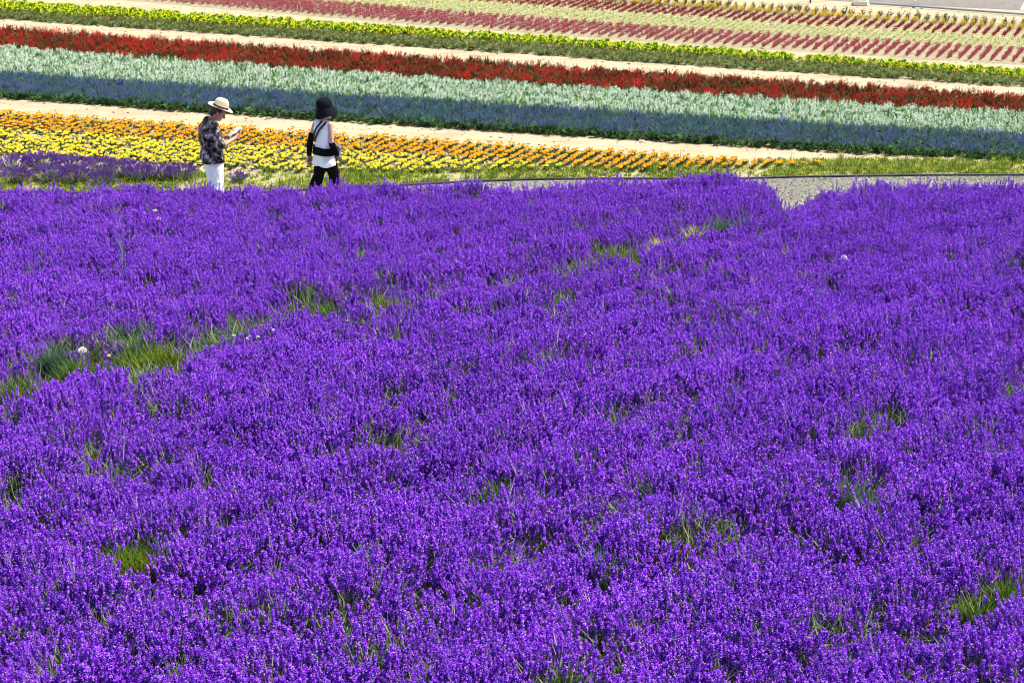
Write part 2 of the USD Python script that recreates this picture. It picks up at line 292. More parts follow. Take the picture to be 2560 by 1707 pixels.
def in_bed(front, back, ds, dt, deg, jit=.25, x0=-14.5, x1=14.5, drop=.03, clump=0):
    """Points of a planted grid: rows run square to the bed, which comes nearer to the right."""
    a = math.radians(deg); u = np.array([math.cos(a), -math.sin(a)]); w = np.array([math.sin(a), math.cos(a)])
    S, T = np.meshgrid(np.arange(-48, 26, ds), np.arange(20, 66, dt)); S, T = S.ravel(), T.ravel()
    S = S + rng.normal(0, jit * ds * .5, len(S)); T = T + rng.normal(0, jit * dt * .5, len(T))
    p = S[:, None] * u + T[:, None] * w
    ok = (p[:, 0] > x0) & (p[:, 0] < x1) & (p[:, 1] > front(p[:, 0]) + .06) & (p[:, 1] < back(p[:, 0])) & (rng.uniform(size=len(p)) > drop)
    return p[ok]
def mass(name, pts, protos, label, cat, s0=.68, s1=1.28, lean=.14):
    n = len(pts); pos = np.column_stack([pts, np.full(n, .004)])
    instancer(name, protos, pos, turn(rng.uniform(0, 6.283, n), rng.normal(0, lean, n), rng.normal(0, lean, n)), rng.uniform(s0, s1, n), rng.integers(0, len(protos), n), label, cat)

mass('blue_flower_bed', in_bed(E['blue_front'], E['white_blue'], .12, .1, 16, .5), [sprig(M['blue_leaf'], M['salvia_blue'], 22, .15, .02, 7, .175, .05, .013, 4, 3) for _ in range(6)],
     'dense bed of blue flower spikes with green foot beside the sandy strip above the marigolds', 'flower bed')
mass('white_flower_bed', in_bed(E['white_blue'], E['red_white'], .12, .1, 16, .5), [sprig(M['pale_leaf'], M['white_flower'], 22, .165, .024, (9, 8, 3, 9, 5, 2)[k], .165, .055, .02, 4, 3) for k in range(6)],
     'bed of silvery white flowers between the blue bed and the red bed', 'flower bed')
mass('red_flower_bed', in_bed(E['red_white'], E['red_back'], .14, .115, 16, .4), [sprig(M['dark_leaf'], M['red'], 22, .135, .028, (8, 4, 6, 5, 8, 3)[k], .17, .05, .018, 4, 3) for k in range(6)],
     'bed of deep red flower spikes over dark leaves behind the white bed', 'flower bed')
mass('olive_flower_bed', in_bed(E['olive_front'], E['lime_olive'], .13, .11, 14, .5), [sprig(M['olive_leaf'], M['dusty_pink'], 22, .1, .026, 3 if k % 2 else 1, .13, .06, .014, 2, 3) for k in range(6)],
     'low olive green bed flecked with dusty pink in front of the bright yellow row', 'flower bed')
mass('green_foot_row', in_bed(lambda x: E['blue_front'](x) - .12, lambda x: E['blue_front'](x) + .2, .16, .12, 16, .3), [sprig(M['green_leaf'], M['salvia_blue'], 26, .11, .03, 0, .1, .05, .012, 1, 1) for _ in range(4)],
     'low green leafy plants edging the blue bed along the sandy strip', 'plants', .8, 1.2)
# row beds at the far end
mass('rose_flower_rows', in_bed(E['pink_front'], E['pink_back'], .215, .07, 22, .07, drop=.04), [sprig(M['rose_leaf'], M['rose'], 4, .05, .02, 11, .085, .03, .02, 2, 3) for _ in range(5)],
     'short slanting rows of dusty rose flowers on bare tan soil', 'flower bed', .65, 1.3, .08)
mass('cream_flower_rows', in_bed(E['pink_back'], E['cream_back'], .16, .12, 22, .2, drop=.08), [sprig(M['lime_leaf'], M['cream'], 5, .06, .018, 7, .08, .045, .022, 2, 3) for _ in range(5)],
     'rows of small pale cream flowers between the rose rows and the maroon rows', 'flower bed', .7, 1.2)
mass('maroon_flower_rows', in_bed(E['cream_back'], E['maroon_back'], .215, .07, 22, .07, drop=.03), [sprig(M['maroon'], M['maroon'], 8, .06, .022, 7, .075, .025, .018, 2, 3) for _ in range(5)],
     'slanting rows of dark maroon plants in front of the golden yellow rows', 'flower bed', .65, 1.3, .08)
gp = in_bed(E['maroon_back'], E['gold_back'], .215, .09, 22, .12, drop=.05)
fr = (gp[:, 1] - E['maroon_back'](gp[:, 0])) / (E['gold_back'](gp[:, 0]) - E['maroon_back'](gp[:, 0]))
mass('gold_flower_rows', gp[fr < .55], [sprig(M['brown_leaf'], M['gold'], 5, .09, .022, 8, .12, .035, .024, 3, 3) for _ in range(5)], 'golden yellow flower rows at the top of the maroon rows near the road', 'flower bed', .65, 1.3, .08)
mass('dark_stalk_rows', gp[fr >= .55], [sprig(M['brown_leaf'], M['dark_leaf'], 9, .17, .024, 3, .18, .028, .026, 2, 3) for _ in range(5)], 'dark brownish stalks ending the golden rows by the roadside pipe', 'flower bed', .8, 1.2, .06)

# ---- countable plants: the ones that show largest are things, the rest of each kind is one mass
def ball(mb, c, r, n=14, up=.5, petal=1.0):
    """A ruffled flower head of short petals."""
    for k in range(n):
        z = 1 - 1.5 * (k + .5) / n; a = k * 2.39996; s = math.sqrt(max(1 - z * z, 0))
        tetra(mb, np.asarray(c) + np.array([s * math.cos(a), s * math.sin(a), z * .7]) * r * (1.15 - .8 * petal), [s * math.cos(a), s * math.sin(a), z * up + .25], r * .8 * petal, r * .95 * petal)
def marigold_parts(n_heads, mat, k):
    heads, lf = [], MB()
    for _ in range(26):
        a, r = rng.uniform(0, 6.283), rng.uniform(0, .035)
        b = a + rng.normal(0, .5)
        blade(lf, [r * math.cos(a), r * math.sin(a), rng.uniform(.005, .04)], [math.cos(b), math.sin(b), rng.uniform(.2, 1.1)], rng.uniform(.035, .055), .022, rng.uniform(0, .4))
    for i in range(n_heads):
        a = rng.uniform(0, 1) + i * 6.283 / n_heads; r = rng.uniform(.02, .038) if n_heads > 1 else .01
        h = MB(); ball(h, [r * math.cos(a), r * math.sin(a), rng.uniform(.07, .095)], rng.uniform(.019, .027)); heads.append(h.mesh())
    return lf.mesh(), heads
def join(ms):
    mb = MB()
    for v, f in ms: mb.add(v, f)
    return mb.mesh()
def planted(name, pts, makers, label, cat, group, rest_name, rest_label, rest_cat, s0=.88, s1=1.2, most=300, where=('left of the straw hat person', 'between the two people', 'right of the black hat person'), where_x=(535, 815)):
    """makers: list of functions giving [(part, mesh, material)]. The largest in the picture become things."""
    P = np.column_stack([pts, np.full(len(pts), .004)]); sx, sy, dep = screen(P)
    vis = (sx > -5) & (sx < 2565) & (sy > 0) & (sy < 1707)
    for (mx, w) in (((498, 572), 1), ((780, 850), 1)): vis &= ~((sx > mx[0]) & (sx < mx[1]))          # behind the two people
    order = np.argsort(np.where(vis, dep, 1e9)); own = order[:min(most, int(vis.sum()))]; rest = np.setdiff1d(np.arange(len(pts)), own)
    first = [None] * len(makers)
    for j, i in enumerate(own):
        k = j % len(makers); lab = f'{label}, {where[int(np.searchsorted(where_x, sx[i]))]}'
        if first[k] is None:
            t = first[k] = thing(name, lab, cat, P[i], rng.uniform(0, 360), rng.uniform(s0, s1), group)
            for part, mesh, mat in makers[k]: obj(part, mesh, mat, t)
        else: dup(first[k], P[i], rng.uniform(0, 360), rng.uniform(s0, s1), lab)
    if len(rest):
        protos = [[(part, mesh, mat) for part, mesh, mat in mk] for mk in makers]
        for pr in protos:
            for q in range(len(pr)): pr[q] = (f'{pr[q][0]}_{q:03d}', pr[q][1], pr[q][2])
        n = len(rest); instancer(rest_name, protos, P[rest], turn(rng.uniform(0, 6.283, n)), rng.uniform(s0, s1, n), rng.integers(0, len(protos), n), rest_label, rest_cat)
def marigold(mat):
    out = []
    for k in range(4):
        lf, hs = marigold_parts((3, 2, 3, 2)[k], mat, k); out.append([('foliage', lf, M['marigold_leaf'])] + [('blossom', h, mat) for h in hs])
    return out
op = in_bed(E['orange_yellow'], E['orange_back'], .185, .108, 24, .1, x0=-11.5, x1=11.5, drop=.03); op = op[op[:, 1] > verge_y(op[:, 0]) - .32]
yp = in_bed(E['yellow_front'], E['orange_yellow'], .185, .118, 24, .1, drop=.04); yp = yp[yp[:, 1] > verge_y(yp[:, 0]) - .05]
planted('orange_marigold', op, marigold(M['orange']), 'orange marigold plant in the upper rows', 'marigold', 'orange marigolds in rows behind the grass verge',
        'orange_marigold_bed', 'farther orange marigolds filling the back rows of the marigold bed along the sandy strip', 'flower bed')
planted('yellow_marigold', yp, marigold(M['yellow']), 'yellow marigold plant in the lower rows', 'marigold', 'yellow marigolds in rows behind the grass verge',
        'yellow_marigold_bed', 'farther yellow marigolds filling the middle rows of the marigold bed', 'flower bed')
def lime_bush(k):
    lf, fl = MB(), MB()
    for i in range(46):
        a = rng.uniform(0, 6.283); z = rng.uniform(.1, 1); s = math.sqrt(1 - z * z)
        blade(lf, np.array([s * math.cos(a) * .07, s * math.sin(a) * .05, z * .09]), [s * math.cos(a), s * math.sin(a), z * .8 + .2], .065, .032, .2)
    for i in range(12):
        a = rng.uniform(0, 6.283); z = rng.uniform(.1, 1); s = math.sqrt(1 - z * z)
        tetra(fl, np.array([s * math.cos(a) * .12, s * math.sin(a) * .085, z * .085 + .05]), [s * math.cos(a), s * math.sin(a), z], .034, .036)
    return [('foliage', lf.mesh(), M['lime_leaf']), ('blossoms', fl.mesh(), M['chartreuse'])]
lp = in_bed(E['lime_olive'], E['lime_back'], .18, .17, 14, .3, drop=.02)
planted('yellow_green_plant', lp, [lime_bush(k) for k in range(4)], 'rounded yellow green plant behind the olive bed', 'plant', 'yellow green plants in the band behind the olive bed',
        'yellow_green_bed', 'rest of the bright yellow green band between the olive bed and the rose rows', 'flower bed', where=('in the left third', 'in the middle third', 'in the right third'), where_x=(853, 1707))

# ------------------------------------------------------------------ lavender bushes beyond the verge, left
def lav_bush(k, R=.3, H=.26, ns=170):
    lf, fl, stv = MB(), MB(), MB()
    for i in range(90):
        a = rng.uniform(0, 6.283); z = rng.uniform(.15, 1); s = math.sqrt(1 - z * z)
        blade(lf, [s * math.cos(a) * R * .3, s * math.sin(a) * R * .3, .02], [s * math.cos(a), s * math.sin(a), z], H * .75 * rng.uniform(.7, 1.1), .02, .1)
    for i in range(ns):
        a = rng.uniform(0, 6.283); z = rng.uniform(.3, 1); s = math.sqrt(1 - z * z); d = unit([s * math.cos(a), s * math.sin(a), z + .25])
        ln = H * rng.uniform(.85, 1.1); b = np.array([s * math.cos(a) * R * .3, s * math.sin(a) * R * .3, .02]); tube(stv, [b, b + d * ln], .002, .0015)
        for w in range(6):
            for q in range(3):
                c = rng.uniform(0, 6.283); tetra(fl, b + d * (ln - .012 * w), [math.cos(c), math.sin(c), .4], .014, .011)
    return [('foliage', lf.mesh(), M['lavender_leaf']), ('stems', stv.mesh(), M['lavender_stem']), ('blossoms', fl.mesh(), M['dull_lavender'])]
BUSH = [(35, 428, 1.15, 'pale edged lavender bush at the far left end of the far lavender row'), (110, 421, 1.2, 'lavender bush second from the left of the row under the yellow marigolds'),
        (40, 449, .9, 'greyish lavender bush at the left end of the front of the far lavender row'), (125, 446, 1.0, 'lavender bush with a grassy foot at the left, in front of the others'),
        (185, 424, 1.05, 'lavender bush beside a small bare patch on the far lavender row'), (255, 431, 1.1, 'lavender bush with dark shadow under it and bare sand to its left'),
        (190, 449, 1.0, 'bright purple lavender bush left of the tall weed in the far lavender row'), (258, 452, .8, 'small bright purple lavender bush right of the tall weed in the far lavender row'),
        (310, 434, 1.0, 'lavender bush right of the dark shadowed one on the far lavender row'), (355, 444, 1.0, 'green lavender bush with few flowers in the far lavender row'),
        (405, 442, .9, 'purple lavender bush second to the left from the person in the straw hat'), (455, 441, .9, 'half open lavender bush just left of the person with a straw hat'),
        (595, 446, .6, 'small lavender bush just right of the white trousers')]
bm = [lav_bush(k) for k in range(3)]; b_first = [None] * 3
for j, (px, py, s, lab) in enumerate(BUSH):
    k = j % 3; p = at(px, py + 9, 0.004)
    if b_first[k] is None:
        t = b_first[k] = thing('lavender_bush', lab, 'lavender bush', p, rng.uniform(0, 360), s, 'lavender bushes beyond the grass verge')
        for part, mesh, mat in bm[k]: obj(part, mesh, mat, t)
    else: dup(b_first[k], p, rng.uniform(0, 360), s, lab)

# ------------------------------------------------------------------ grass verge, gravel stones
def tuft(n, h, w, spread, mat, lean=.6):
    mb = MB()
    for _ in range(n):
        a = rng.uniform(0, 6.283); r = rng.uniform(0, spread); b = rng.uniform(0, 6.283); k = rng.uniform(.05, lean)
        blade(mb, [r * math.cos(a), r * math.sin(a), 0], [math.cos(b) * k, math.sin(b) * k, 1], h * rng.uniform(.5, 1.1), w * rng.uniform(.7, 1.3), rng.uniform(0, .5))
    return mb.mesh()
n = 12000; gx = rng.uniform(-12, 12, n); u_ = rng.uniform(-.03, 1.12, n); gy = pipe_y(gx) + .08 + u_ * (verge_y(gx) - pipe_y(gx))
thick = meshkit.fbm(np.column_stack([gx * 1.6, gy * 1.6, 0 * gx]), 3, 5); okg = rng.uniform(size=n) < np.clip((thick - .3) * 3.2, .1, 1)
gpos = np.column_stack([gx, gy, np.full(n, .004)])[okg]; m_ = len(gpos)
instancer('verge_grass', [[('blades', tuft(14, .07, .012, .06, M['dry_grass'], 1.4), M['dry_grass'])], [('blades', tuft(14, .06, .012, .06, M['dry_grass'], 1.4), M['dry_grass'])], [('blades', tuft(14, .085, .012, .05, M['grass'], 1.0), M['verge_green'])], [('blades', tuft(7, .26, .008, .05, M['grass'], .5), M['verge_green'])]],
          gpos, turn(rng.uniform(0, 6.28, m_)), rng.uniform(.6, 1.35, m_), rng.choice(4, m_, p=[.34, .32, .31, .03]), 'sunlit yellowish grass growing along the verge behind the black pipe', 'grass')
def pebble():
    m = trimesh.creation.icosphere(1, .5); v = m.vertices * rng.uniform(.7, 1.3, (len(m.vertices), 1)) * [1, .8, .55]; return v, np.array(m.faces)
n = 26000; gx = rng.uniform(-11, 11, n); u_ = rng.uniform(0, 1, n); gy = lav_edge(gx) - .1 + u_ * (pipe_y(gx) - lav_edge(gx) + .05)
instancer('gravel', [[('stone', pebble(), M['stone'])] for _ in range(4)], np.column_stack([gx, gy, np.full(n, .008)]), turn(rng.uniform(0, 6.28, n)), rng.uniform(.012, .04, n), rng.integers(0, 4, n), 'loose grey gravel scattered over the path behind the lavender', 'gravel')

n = 9000; gx = rng.uniform(-13, 13, n); gy = rng.uniform(30, 52, n); okc = (gy > verge_y(gx) + .2) & (gy < 51)
gx, gy = gx[okc], gy[okc]; n = len(gx)
M['clod'] = plant('clod', [(0, (.2, .155, .09)), (.5, (.31, .25, .165)), (1, (.4, .335, .23))], .0, .95)
instancer('soil_clods', [[('clod', pebble(), M['clod'])] for _ in range(4)], np.column_stack([gx, gy, np.full(n, .006)]), turn(rng.uniform(0, 6.28, n)), rng.gamma(2.0, .012, n).clip(.01, .09), rng.integers(0, 4, n), 'dry clods and crumbs of pale soil scattered over the bare strips between the beds', 'soil')
# ------------------------------------------------------------------ the lavender field
def canopy_at(px, py):
    d = ray(px, py); t = np.linspace(8, 31, 4000); p = d * t[:, None] + [0, 0, CAM_Z]
    i = np.argmax(p[:, 2] < canopy_base(p[:, 1])); return p[i]
GAP = np.array([canopy_at(a, b)[:2] for a, b in [(-250, 1010), (0, 945), (180, 890), (420, 868), (560, 805), (800, 752), (980, 740), (1250, 690), (1500, 628), (1700, 580), (1890, 540), (1960, 518)]] + [at(2005, 500, .3)[:2] + [.0, .3], at(2010, 470, .2)[:2] + [0, .5]])
seg_a, seg_b = GAP[:-1], GAP[1:]
def gap_dist(p):
    best = np.full(len(p), 1e9); along = np.zeros(len(p))
    for i, (a, b) in enumerate(zip(seg_a, seg_b)):
        d = b - a; t = np.clip(((p - a) @ d) / (d @ d), 0, 1); q = np.linalg.norm(p - a - t[:, None] * d, axis=1)
        along = np.where(q < best, i + t, along); best = np.minimum(best, q)
    return best, along / len(seg_a)
PATCH = [(400, 868, .62, 1.0), (345, 825, .4, .85), (150, 864, .5, .85), (30, 955, .45, .92), (690, 775, .3, .6), (815, 758, .35, .9), (975, 748, .35, .9), (1020, 750, .3, .85), (950, 700, .4, .5), (1390, 765, .4, .55), (1610, 765, .2, .5),
         (1545, 618, .45, .95), (1480, 612, .35, .6), (1660, 593, .2, .7), (1745, 568, .2, .7), (1720, 645, .5, .6), (1665, 682, .15, .6), (1810, 545, .3, .6), (1290, 640, .4, .4), (2020, 690, .3, .4), (2110, 650, .15, .6),
         (215, 1185, .13, .7), (282, 1182, .13, .7), (320, 1376, .34, .97), (425, 1355, .2, .7), (1250, 1205, .15, .6), (1470, 1110, .2, .5), (2075, 1070, .2, .5), (2145, 1212, .3, .85), (2185, 1245, .15, .8), (1720, 1255, .2, .55),
         (925, 1368, .16, .6), (1505, 1385, .16, .65), (1318, 1375, .13, .55), (2120, 1385, .15, .6), (1640, 1490, .15, .6), (2450, 1490, .15, .7), (2515, 1450, .12, .75), (1460, 1540, .13, .7), (810, 1550, .15, .6), (450, 1668, .12, .7), (1405, 1690, .14, .6), (150, 1635, .14, .6), (1060, 1065, .15, .35)]
pc = np.array([canopy_at(a, b)[:2] for a, b, _, _ in PATCH]); pr_ = np.array([r for _, _, r, _ in PATCH]); ps = np.array([s for _, _, _, s in PATCH])
# mounds: bushes on a loose grid whose rows follow the gap
ga = math.atan2(*(GAP[8] - GAP[2])[::-1]); gu, gw = np.array([math.cos(ga), math.sin(ga)]), np.array([-math.sin(ga), math.cos(ga)])
S, T = np.meshgrid(np.arange(-40, 40, .62), np.arange(-40, 40, .86)); C = (S + rng.normal(0, .12, S.shape))[..., None] * gu + (T + rng.normal(0, .1, T.shape))[..., None] * gw + GAP[5]; C = C.reshape(-1, 2)
C = C[(np.abs(C[:, 0]) < 12) & (C[:, 1] > 3) & (C[:, 1] < 29)]; Ch = rng.normal(0, .03, len(C)); tree = cKDTree(C)
def canopy(p):
    """(height, lean x, lean y) of the flower heads above p."""
    d, i = tree.query(p, k=3); w = np.exp(-(d / .28) ** 2); w /= w.sum(1, keepdims=True)
    r = d[:, 0]; out = (p - C[i[:, 0]]) / np.maximum(r, 1e-6)[:, None]
    z = canopy_base(p[:, 1]) + (w * Ch[i]).sum(1) + .06 - .125 * np.clip(r / .45, 0, 1.3) ** 2
    lean = out * np.clip(r / .45, 0, 1.2)[:, None] * .38
    gd, al = gap_dist(p); wide = .26 + .1 * (al < .3)
    dip = np.exp(-(gd / wide) ** 2); z -= dip * .28
    e = lav_edge(p[:, 0]) - p[:, 1]; f = np.clip(1 - e / .55, 0, 1); z -= .09 * f ** 2; lean[:, 1] += .5 * f
    return z, lean, gd, al, e
n = 46000
p = np.column_stack([rng.uniform(-9.5, 9.5, n), 7.2 + (28.4 - 7.2) * rng.uniform(0, 1, n)])
p = p[(np.abs(p[:, 0]) < p[:, 1] * .29 + 1.6) & (p[:, 1] < lav_edge(p[:, 0]) - .04)]
z, lean, gd, al, e = canopy(p)
bare = np.zeros(len(p)); gx_, gy_ = p[:, 0], p[:, 1]
for c, r, s in zip(pc, pr_, ps):
    q = (p - c + [0, r * .35]) / [r * .8, r * 2.0]; bare = np.maximum(bare, s * np.exp(-(q ** 2).sum(1) ** 1.5))
noise = meshkit.fbm(np.column_stack([p * 1.3, 0 * p[:, 0]]), 4, 11)
dens = 1 - bare
dens *= 1 - .85 * np.exp(-(gd / .26) ** 2) * (.6 + .4 * (al < .35)) ; dens *= np.where((al > .92) & (gd < .3), 0, 1) * np.where((al > .86) & (gd < .2), .3, 1)
dens *= np.clip(.53 + (noise - .3) * 1.9, .32, 1)
keepf = rng.uniform(size=len(p)) < dens

def lav_clump(ns=13, spread=.095):
    st, fl = MB(), MB()
    for i in range(ns):
        a = rng.uniform(0, 6.283); r = spread * math.sqrt(rng.uniform(0, 1)); top = np.array([r * math.cos(a), r * math.sin(a), rng.normal(-.03, .065)])
        d = unit([math.cos(a) * r * 2.2 + rng.normal(0, .18), math.sin(a) * r * 2.2 + rng.normal(0, .18), 1.0]); ln = rng.uniform(.05, .085); w_ = int(round(ln / .0115))
        tube(st, [top - d * (ln + rng.uniform(.16, .24)), top - d * ln * .4], .0034, .0024)
        for w in range(w_ + 1):
            if w == w_: w = w_ + 1.3                                     # the lone lowest whorl
            c = top - d * .0115 * w; k = 3 if w == 0 else 5; o0 = rng.uniform(0, 6.283)
            for q in range(k):
                b = o0 + q * 6.283 / k + rng.normal(0, .25); side = unit(np.cross(d, [math.cos(b), math.sin(b), 0.01])); o = unit(np.cross(side, d) * 1.0 + d * rng.uniform(.15, .75))
                tetra(fl, c, o, rng.uniform(.012, .017) * (.7 if w == 0 else 1), .0105)
    return [('stems', st.mesh(), M['lavender_stem']), ('blossoms', fl.mesh(), M['lavender'])]
pos = np.column_stack([p, z])[keepf]; ln_ = lean[keepf]; n = len(pos)
print('lavender clumps', n)
instancer('lavender_field', [lav_clump() for _ in range(14)], pos, turn(rng.uniform(0, 6.283, n), ln_[:, 0] + rng.normal(0, .07, n), ln_[:, 1] + rng.normal(0, .07, n)), rng.uniform(.85, 1.18, n), rng.integers(0, 14, n),
          'huge field of vivid purple lavender in bloom filling the foreground up to the path', 'lavender')
# grey green foliage under and between the flower heads
n2 = 24000
p2 = np.column_stack([rng.uniform(-9.5, 9.5, n2), 7.2 + 21.2 * rng.uniform(0, 1, n2)]); p2 = p2[(np.abs(p2[:, 0]) < p2[:, 1] * .29 + 1.6) & (p2[:, 1] < lav_edge(p2[:, 0]) - .1)]
z2, l2, gd2, al2, e2 = canopy(p2); okf = ~((al2 > .93) & (gd2 < .3)); p2, z2, l2 = p2[okf], z2[okf], l2[okf]; n2 = len(p2)
instancer('lavender_foliage', [[('blades', tuft(24, .3, .009, .1, None, .5), M['lavender_leaf'])] for _ in range(5)], np.column_stack([p2, z2 - .285]), turn(rng.uniform(0, 6.28, n2), l2[:, 0], l2[:, 1]), rng.uniform(.75, 1.1, n2), rng.integers(0, 5, n2),
          'grey green lavender foliage showing between the flower spikes', 'foliage')

nf_ = 600; tt_ = rng.uniform(0, 11.2, nf_); kk = tt_.astype(int); fp = GAP[kk] + (tt_ - kk)[:, None] * (GAP[kk + 1] - GAP[kk]) + rng.normal(0, .17, (nf_, 2)) * [1, 1.3]
fn = meshkit.fbm(np.column_stack([fp * 1.1, 0 * tt_]), 3, 21); fp = fp[(rng.uniform(size=nf_) < np.clip((fn - .35) * 3.5, .08, 1)) & (fp[:, 1] < lav_edge(fp[:, 0]) - .5)]; nf_ = len(fp)
instancer('furrow_weeds', [[('blades', tuft(26, .34, .009, .08, None, .4), M[q])] for q in ('grass', 'blue_grass', 'lavender_leaf', 'moss_green')], np.column_stack([fp, canopy_base(fp[:, 1]) - .36]), turn(rng.uniform(0, 6.28, nf_), rng.normal(0, .15, nf_), rng.normal(-.12, .15, nf_)), rng.uniform(.75, 1.15, nf_), rng.choice(4, nf_, p=[.3, .2, .4, .1]),
          'straggling green weeds and lavender leaves along the slanting furrow through the field', 'weeds')
# ------------------------------------------------------------------ weeds in the lavender: each tuft a thing
WEEDS = [(398, 880, 'moss', .55, 'large yellow green grass tuft beside the dark hollow at the left of the lavender'), (345, 850, 'grass', .4, 'green grass tuft directly left of the large yellow green tuft in the lavender'), (325, 808, 'blue', .4, 'blue green grass tuft above the large yellow green tuft in the lavender'),
         (135, 872, 'blue', .42, 'blue green grass tuft left of the round white flower head'), (190, 905, 'grass', .3, 'low green tuft right under the round white flower head'), (15, 960, 'grass', .42, 'green tuft at the left edge of the picture in the lavender'),
         (820, 762, 'grass', .34, 'green tuft left of the pair of bright tufts in the middle of the lavender'), (955, 752, 'moss', .3, 'bright green tuft, left one of a pair in the middle of the lavender'), (1005, 752, 'moss', .3, 'bright green tuft, right one of a pair in the middle of the lavender'),
         (1545, 622, 'grass', .42, 'tall dark green grass tuft below the path notch in the lavender'), (1575, 632, 'moss', .25, 'short green tuft at the right foot of the tall dark tuft below the path notch'), (1655, 598, 'lime', .2, 'small pale lime weed right of the tall dark tuft in the far lavender'),
         (1740, 570, 'lime', .22, 'small lime weed beside dry white stalks in the far lavender'), (1810, 552, 'blue', .3, 'dull green tuft nearest the path notch in the lavender'), (2108, 655, 'grass', .18, 'green leaves under the single white flower at the right of the lavender'),
         (1975, 624, 'lime', .12, 'tiny lime weed left of the single white flower at the right'), (215, 1190, 'grass', .22, 'left one of two small green tufts in the lower left lavender'), (282, 1186, 'grass', .2, 'right one of two small green tufts in the lower left lavender'),
         (318, 1390, 'moss', .34, 'bright green tuft in the clearing of the lower left lavender'), (300, 1360, 'grass', .3, 'green tuft behind the bright one in the lower left clearing'), (378, 1395, 'moss', .2, 'small bright tuft at the right of the lower left clearing'), (425, 1365, 'blue', .28, 'dull green tuft at the right end of the lower left clearing'),
         (1250, 1210, 'grass', .2, 'small green tuft at the centre of the lavender'), (2145, 1215, 'blue', .26, 'dull green tuft in the clearing of the lower right lavender'), (2183, 1255, 'grass', .24, 'bright green blades at the front of the lower right clearing'), (2095, 1215, 'blue', .22, 'pale green blades at the left of the lower right clearing'),
         (2455, 1500, 'grass', .2, 'green tuft near the lower right corner of the lavender'), (2515, 1455, 'grass', .22, 'green tuft at the right edge above the lower right corner'), (1460, 1548, 'grass', .16, 'small green tuft low in the lavender right of centre'), (450, 1672, 'grass', .14, 'small green tuft at the bottom edge in the left half'),
         (1505, 1395, 'blue', .2, 'pale green stems low in the lavender right of centre'), (930, 1375, 'blue', .18, 'pale green stems low in the lavender left of centre'), (1405, 1690, 'grass', .16, 'green tuft at the bottom edge right of centre')]
MT = {'moss': 'moss_green', 'grass': 'grass', 'blue': 'blue_grass', 'lime': 'dry_grass'}
for px, py, kind, size, lab in WEEDS:
    c = canopy_at(px, py); zc = c[2] + .035
    t = thing('grass_tuft', lab, 'grass tuft', (c[0], c[1], zc - .34), rng.uniform(0, 360))
    obj('blades', tuft(int(110 + 900 * size), .37, .008 if kind != 'moss' else .012, size * .5, None, .28), M[MT[kind]], t)
def stalk(px, py_foot, py_top, lab, mat='blue_grass'):
    c = canopy_at(px, py_foot); d = F / screen(c)[2]; h = (py_foot - py_top) / d / CP
    t = thing('tall_grass', lab, 'grass stalk', (c[0], c[1], c[2] - .35)); mb = MB()
    tube(mb, [[0, 0, 0], [.005, 0, .35 + h * .5], [.03, 0, .35 + h]], .004, .002, 4); obj('stem', mb.mesh(), M[mat], t)
    for k in range(9):
        b = rng.uniform(0, 6.28); lf = MB(); zz = .35 + h * (.25 + .75 * k / 9)
        blade(lf, [.012 * k / 9, 0, zz], [math.cos(b) * .35, math.sin(b) * .35, 1], h * .3, .016, .2); obj('leaf', lf.mesh(), M[mat], t)
stalk(312, 720, 588, 'tallest green weed stalk standing above the lavender at the left'); stalk(108, 700, 632, 'shorter green weed stalk above the lavender near the left edge')
stalk(1135, 500, 462, 'thin green stalk rising at the far edge of the lavender beside the path', 'blue_grass')
def bloom(px, py, r, lab, mat, rise=.1):
    c = canopy_at(px, py + 22); d = ray(px, py); tt = (c[1]) / d[1]; top = d * tt + [0, 0, CAM_Z]
    t = thing('wild_flower', lab, 'flower', (c[0], c[1], c[2] - .4)); st, hd = MB(), MB(); zt = top[2] - c[2] + .4
    tube(st, [[0, 0, 0], [0.01, 0, zt * .6], [top[0] - c[0], 0, zt]], .003, .002, 4); obj('stem', st.mesh(), M['lavender_stem'], t)
    ball(hd, [top[0] - c[0], 0, zt], r * .8, 46, 1.0, .5); obj('flower_head', hd.mesh(), M[mat], t)
bloom(206, 877, .05, 'round white flower head standing in the lavender at the left', 'petal_white'); bloom(272, 889, .02, 'tiny pale orange flower right of the round white flower head', 'petal_lemon')
bloom(388, 527, .03, 'pale yellow flower on a thin stem, the higher of two near the far edge', 'petal_lemon'); bloom(397, 547, .03, 'pale yellow flower on a thin stem, the lower of two near the far edge', 'petal_lemon')
bloom(2110, 644, .042, 'single white flower with green leaves at the right of the lavender', 'petal_white')
for (a, b), lab in zip([(585, 839), (619, 846), (645, 842), (683, 825), (870, 802)], ['small white flower, leftmost of a scattered group in the lavender', 'small white flower, lowest near the group left of centre', 'small white flower near the middle of the scattered group', 'small white flower, upper right of the scattered group', 'lone small white flower in the middle of the lavender']):
    bloom(a, b, .02, lab, 'petal_white')

